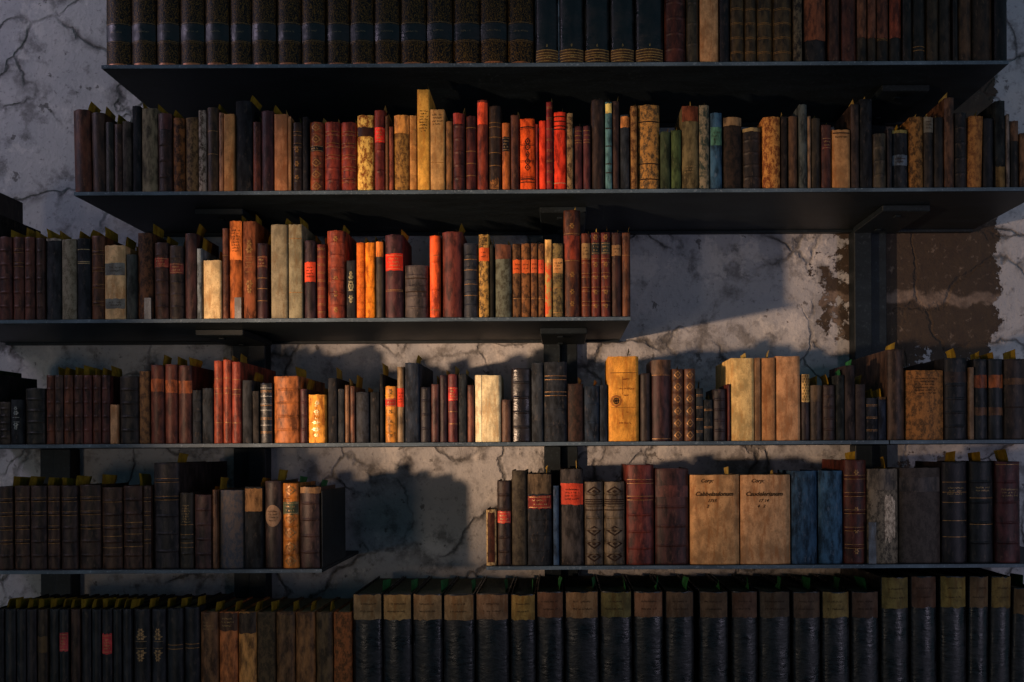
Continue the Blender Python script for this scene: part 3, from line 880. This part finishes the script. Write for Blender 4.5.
109.2|116.8|404.7|V|c8966a||-|very small cream book beside seven brown banded ones
117.4|137|376|L|322b2b|r4|-|broad black-brown banded book right of the very small cream one
137.7|148|370.8|M|7c5c44|m4c382e|-|scuffed tan-brown book left of three brown-labelled ones
149|162.6|364.6|L|552f28|p.18-.34:8a4a2c|Y|dark red-brown book with brown label, first of three
163.2|176|364|L|5e342c|p.2-.36:94502e|Y|dark red-brown book with brown label, middle of three
176.6|190.8|365|L|50302c|p.2-.36:8c4e30,d.3|Y|dark red-brown book with brown label, third of three
191.4|200.5|390|C|262c34|r4|-|short blue-black book, left one of a pair
201.1|212.2|388|C|2c343e||y|short blue-black book, right one of a pair
213|221.7|360.5|L|8a4230|g.22;.34;.4;.75|y|slim red-brown book, left one of three
222.2|230.6|359.5|L|8a4230|g.22;.34;.4;.75|y|slim red-brown book, middle of three
231|240.4|361.5|L|803a2e|g.22;.34;.4;.75,d.25|Y|slim red-brown book, right one of three
241.2|251.4|380|C|32353a||Y|grey-black book right of the slim red-brown trio
251.9|258.6|391|C|34342f||-|narrow short dark book left of the silver-lined black one
259.2|271.5|383|S|262729|g.08;.22;.35;.45;.7,b4|-|glossy black book with silvery gilt lines
272.2|299.2|376|L|9a5e3a|r4,d.22|Y|broad warm brown banded book, four raised bands
299.7|307|389|L|4c3034|r3|Y|narrow violet-brown book right of the broad warm brown one
307.8|325.8|394.4|C|e08c44|i,d.2|y|small orange-tan book with pale gilt lettering
327.4|336.8|378|C|25272b|d.19|Y|black book right of the small orange-tan one
337.3|343.8|389|C|28323a||-|narrow dark teal book right of the first tall black one
344.2|349|385|L|70503c||y|very narrow pale-brown book, left one of two
349.5|354.6|386|L|6a4436||Y|very narrow red-brown book, right one of two
355.3|369.2|392|M|2a2c32|m3c4048|y|rough black book left of the plain black one
370|379.6|392|C|282d31||Y|plain black book right of the rough black one
380|383.5|374|C|202226|d.2|Y|very thin tall black book left of the gilt orange panelled one
384|396.3|386|L|c0803a|r5,o.1;.47;.65;.85,l.22-.36:c84030|-|orange-tan panelled book with gilt flowers and red label
396.7|403.8|366.7|L|7a6450|l.28-.53:e0482a|-|narrow pale-edged book with orange-red label
404.6|419.6|362.6|C|2a3440|d.22|Y|tall blue-black book right of the orange-red labelled one
420.2|430.5|387|L|333033|r3|-|short grey-black book right of the tall blue-black one
431|439|384|L|5a3a3a||y|short maroon-brown book left of a taller dark one
439.5|447|375|L|3c2a30||y|narrow dark maroon book left of the red-labelled one
447.6|458|374|L|602e30|l.19-.39:b83430,g.55;.73|y|maroon book with red label left of dark teal
458.6|466.8|374|C|27343a|d.2|y|dark teal-black book right of the red-labelled maroon one
467.4|474.2|385|L|6e4238||y|narrow brown book touching the large cream vellum one
474.7|501|375|V|f0d8a4|h|-|large cream vellum book with a ridge down its left side
501.6|511|399.5|L|584038||-|small brown book right of the large cream vellum one
511.2|531|367.7|S|332a2c|r4|-|glossy black-brown banded book, worn shine on its left edge
531.6|543.5|362.6|C|3a3e42||-|dark grey book left of the broad blue-black banded one
544.3|567.4|361.6|C|26323c|r4,b2|y|broad blue-black banded book in front of the steel post
568|584|383.5|M|4a3430|m2e2422|y|short rough dark brown book right of the broad blue-black one
584.6|599.8|385.6|C|263240|r2|y|short navy book left of its narrower navy neighbour
600.2|607.8|385|C|283340||-|narrow navy book touching the orange-tan lettered one
608.3|639.4|356|V|e09a3c|j|y|broad orange-tan vellum book with hand lettering and ink spot
640.7|651|373|L|3a2e2c||-|dark brown book right of the broad hand-lettered one
651.7|672|359.5|L|442a2e|p.0-.18:5e4436,g.19;.97|-|tall dark maroon book with brown head panel
672.6|684.4|368.7|L|5a3a2c|r5,q|y|brown book with pale panel ornaments, left one of two
685|696|368.7|L|5a3a2c|r5,q|-|brown book with pale panel ornaments, right one of two
696.7|704|388|C|243038|b4|y|narrow dark teal book right of the ornamented pair
704.4|713.4|399.5|C|2a3238|b2|y|shortest dark book left of the maroon-grey one
714|727.6|389|L|382e34|r4|-|dark maroon-grey book left of a thin dark red one
728.1|731|384|L|5c2a24||-|very thin dark red book touching the cream vellum one
731.4|754.8|358|V|e8c078|d.2|y|tall cream vellum book, palest of the right half
755.3|761.4|357.5|V|8a6848||-|narrow grey-brown book between cream and orange-tan vellum
761.9|776.4|357.5|V|b8804e||y|orange-tan vellum book, narrower one of two
777|801.6|356|V|c89262||-|broad pinkish tan vellum book at the end of the pale group
802.6|811|374|L|3a2c30|p0-.42:c09a68,c|-|narrow dark book with cream chequered top half
811.5|823.4|385|L|443630|p0-.3:5a4636|Y|dull brown book right of the chequered-top one
824|836.4|385|L|3e2f2e|r4|Y|dark brown banded book left of the black-green one
837|845.6|375|C|26302e||g|black-green book with a green slip
846|856.3|365|C|36312f||g|tall dark grey-brown book in front of the steel post
856.7|866.7|384|M|433d39|m36302e|Y|dark grey rough book right of the taller grey-brown one
867.3|879.5|397.7|C|27303c|b3|Y|short navy book left of its brown-topped neighbour
880|887.4|396.7|C|263040|p0-.06:6a4c30|Y|short navy book with brown top at the shelf end
@D2
888.7|906|349|L|4c3830|d.305|Y|tallest dark brown book by the steel post, its side showing
907.5|946|370|M|a87044|m6a4a32,t.1-.35|-|very broad orange-brown vellum book with faint inscription
946.8|970|357.6|L|25262a|r5,p.17-.3:3a2a26,d.3|Y|broad black banded book right of the inscribed vellum one
970.4|975.4|367|V|7a6048||-|thin brown book between two black ones
975.9|990|358.6|L|24272c|p.2-.36:7a3f26,p.6-.7:5a3c2c|Y|black book with two brown labels, left one of two
990.6|1005.3|358.6|L|262a30|p.2-.36:8a4a26,p.6-.7:66432e|Y|black book with two brown labels, right one of two
1006|1030|358.6|L|3c2c28|p.24-.32:60402a,s.6|Y|broad brown-black book cut by the right picture edge
@EL
-4|10.6|487|L|44302a|r5,b4|Y|dark brown banded book cut by the left picture edge
11.6|27.4|486|L|46312b|r5,b4|Y|dark brown banded book, second from the left end
28|44.7|486|L|402e2c|r5,b2|Y|plainer dark brown banded book, third from the left end
45.5|58|486|L|46302a|r5,b4|Y|narrower dark brown banded book, fourth from the left end
58.6|75.2|486|L|40302e|r5,b2|Y|dark brown banded book, fifth from the left end
76|98|485|L|44322c|r5,b3|Y|wide dark brown banded book left of the brightest gilt-lined one
98.8|119.7|487.6|L|48322a|r5,g.18;.47;.6;.74|-|wide dark brown banded book with the brightest gilt lines
120.5|141.2|486|L|46302a|r5,g.17;.44;.58;.73|Y|wide dark brown gilt-lined book left of the narrow one
141.8|149.8|486|L|46302a|r5,b4|Y|narrow gilt-lined book left of the tall dark one
151.3|177.2|463|L|34302f|r5,b2,d.3|Y|tallest dark banded book, its black side showing
178|192|493|L|38302c|r4,t.15-.4,g.42;.55;.66;.72|-|short dark book with several gilt lines
192.6|211.6|495|L|4c3536|r4|Y|short dull maroon banded book
212|216.8|490|L|6a4a3a||Y|thin brown book left of the worn slate-blue one
217.5|242.8|490.4|M|4a4e58|m666058,d.24|-|worn slate-blue book with tan edges
243.8|262|487|C|25282c|p.02-.3:7a5a40|Y|black book with tan-brown top label
263.2|280.8|481|L|3a2d2e|u|Y|dark brown book with pale oval label
281.4|298|483.4|L|a0642e|r5,l.22-.37:4a5038,q|g|orange-brown book with ornate panels and dark green label
298.7|320.6|487|L|402e30|r4,p0-.08:7a5c44|g|dark brown banded book touching the steel bookend
@ER
486|496.5|510|M|5a3226|m3a2018,y|-|small brown book with pale worn edges at the left end
497|511|481|L|40302c|r5,l.36-.5:b03a30|-|dark brown book with dull red label, second from the left
511.8|526.8|470.5|M|544a42|m3a322e|-|grey-brown marbled book left of the navy one
527.6|552|474|C|232a34|r5,p0-.22:5a4a3e,l.24-.38:7a3430,d.26|Y|navy book with marbled brown head and dull red label
553.4|559.4|486|C|2f4862||-|narrow blue book beside the orange-red labelled one
560.4|584|469.3|C|45423e|l.15-.37:d0482c,d.3|y|tall dark grey book with large orange-red label
585|603.8|482|L|5c5444|D,r6|-|olive-brown book with black lozenge ornaments, left one of two
604.6|625.4|482|L|635a48|D,r6|-|olive-brown book with black lozenge ornaments, right one of two
627|654.8|465|L|642e2a|r5,b2|-|broad red-brown book with five raised bands
656|689.8|468.6|L|44292a|r4,p.18-.3:54302e|-|very broad dark maroon-brown book left of the inscribed tan pair
691|740.6|475|V|c2905c|H1|y|very broad tan vellum book with handwriting, left one of two
741.5|791.8|475|V|c29264|H2|y|very broad tan vellum book with handwriting, right one of two
793|818.4|471|C|284a62||-|plain blue book, left one of two
820|844.6|471|C|2b526c||-|plain blue book, right one of two
845.8|868.2|460|L|50261f|r5,b5,o.12;.48;.68;.88|Y|red-brown gilt-panelled book right of the blue pair
869|900|469|M|837a66|m4c463c,p0-.22:625a4a,W|Y|grey-olive stained book with bright patch and paper ticket
901.4|943.4|468|M|544e46|m443e38,p.1-.25:463f38|-|very broad dull grey-brown book with blotched spine
944.3|969.6|462|L|262324|g.2;.3;.4;.58;.74,t.24-.33|Y|black book with pale double lines, left one of two
972|996.3|461.6|L|242326|r4,t.24-.3,g.36;.62|Y|black book with faint gilt title, right one of two
998|1023|461.6|L|4a2528|r4,g.03,t.26-.35|Y|dark maroon book at the right end
@FL
-9|2|610|L|2a2a2c||Y|black-spined book barely showing past the left picture edge
3|14|610|L|27292c||Y|narrow black book, second showing from the left end
14.6|24.4|610|L|282a2c||Y|narrow black book, third showing from the left end
25|35.4|610|L|2c2829||Y|narrow black book left of the brown-tinged one
36|46.4|610|L|3c2f26|p.2-.32:54402c|Y|narrow brown-tinged book with dull tan label
47|57.6|610|L|272829||Y|narrow black book left of the first red-labelled one
58.4|67.8|610|L|26262a|l.17-.31:b04444,t.18-.3|Y|narrow black book with red label, left one of two
69.6|79|610|L|44302a||Y|narrow dark brown book right of the first red-labelled one
79.8|90|610|L|292829||Y|narrow black book, second right of the first red-labelled one
91|100.2|610|L|27292d||Y|narrow black book touching the second red-labelled one
101|111.5|610|L|25252a|l.18-.33:c04040,t.19-.32|Y|narrow black book with red label, right one of two
112.4|120.8|610|L|28292b||Y|narrowest black book right of the second red-labelled one
121.5|130.4|610|L|2c2e33||Y|narrow grey-black book left of the first gilt-ornamented one
131.6|148.6|610|L|28272a|A|Y|black book with gilt cartouche, left one of two
150.2|164.4|610|L|2a2c33|A|Y|black book with gilt cartouche, right one of two
166|182.2|609|L|28282a|g.27;.3|Y|black book with two gilt lines, left one of two
182.8|198.2|608|L|25272c|g.27;.3|Y|black book with two faint lines, right one of two
199|217|613|L|6e4c36|t.06-.14|Y|brown calf book at the left of eight, gilt title lines
217.7|236.7|613|L|a8643e|t.03-.12,p0-.14:5a3c2c|Y|orange-brown calf book with dark gilt head, second of eight
237.3|255.7|613|L|b07a4a|p0-.16:4c3a2e|Y|tan calf book with dark head panel, third of eight
256.2|274.4|613|M|66513f|m463a30|Y|dark grey-brown mottled calf book, fourth of eight
275|294.2|613|L|6e4e38|p.02-.16:6a4c34|Y|plain dark brown calf book, fifth of eight
294.8|314.6|613|L|82583a||Y|brown scuffed calf book, sixth of eight
315.2|332.6|613|L|604a36||Y|darkest olive-brown calf book, seventh of eight
333.2|351.4|613|M|a86440|m6a4630|Y|red-brown mottled calf book touching the black folios
@FR
352|381.8|595|S|24262a|N-:a08258|g|black folio with tan label at the left end
382.4|411.6|595|S|24262a|N-:b89058|g|black folio with tan label, second from the left end
412.4|442.6|595|S|222429|N-:a48258|g|black folio with tan label, third from the left end
443.4|474.7|595|S|222428|N-:a88458|g|black folio with tan label, fourth from the left end
475.5|509.4|595|S|242629|N-:927050|g|wide black folio with brown label, fifth from the left end
511|536.2|595|S|222428|N-:a88444|g|black folio with yellow-tan label, narrow, left of the red-brown labelled
537|564.4|592.5|S|222428|N-:7c563c|g|black folio with red-brown label right of the narrow yellow-tan labelled
565.7|599.6|592.5|S|212326|N-:96724c|g|widest black folio, tan label, left of the olive-labelled one
601|633.2|592.5|S|232629|N-:74683a|g|black folio with olive-green label
634.7|664.6|592.5|S|222326|N-:926848|g|black folio with tan label right of the olive-labelled one
666.8|695.6|592.5|S|25262a|N-:68503a|g|black folio with brown label, second right of the olive-labelled one
700.6|729.8|592.5|S|232428|N-:6c523a|g|black folio with brown label, third right of the olive-labelled one
733|759.8|592.5|S|25262a|N-:684a38|g|black folio with strong ripples of shine on its right side
761|792.4|592.5|S|222326|N-:5c4a38|g|broad black folio with dull label right of the rippled one
794.6|822.6|592.5|S|232426|N-:604a38|g|black folio with dull label left of the yellow-olive labelled one
823.8|851.7|592.5|S|28272c|N-:8a7240|g|black folio with yellow-olive label among dull brown ones
853.6|881.4|592.5|S|28282c|N-:5e4636|g|black folio with dull brown label left of the taller ones
883.6|911.8|578|S|26262a|N-:7c6a38|-|tallest black folio with deep olive label
913.5|939.6|577|S|28282c|N-:624634|-|tall black folio, brown label, right of the deep olive labelled
942.7|969.6|577|S|28282e|N-:867038|-|tall black folio with yellow-olive label, sixth from right
970.8|990.5|577|S|2a282c|N-:6c5438,k2|-|narrow tall black folio with chipped brown and orange label
992.4|1013|577|S|28282d|N-:7c6434,k3|-|narrow tall black folio with yellow-tan label near the right end
1014.4|1040|589|S|28282c|N-:6a5234,k5|g|black folio cut by the right picture edge
'''
shelf = ''
for ln in BOOKS.strip().split('\n'):
    if ln.startswith('@'):
        shelf = ln[1:]; continue
    a, b, t, fin, colour, feat, slip, text = ln.split('|')
    make_book(shelf, float(a), float(b), float(t), fin, colour, feat, slip, text.replace('\u2019', "'"))
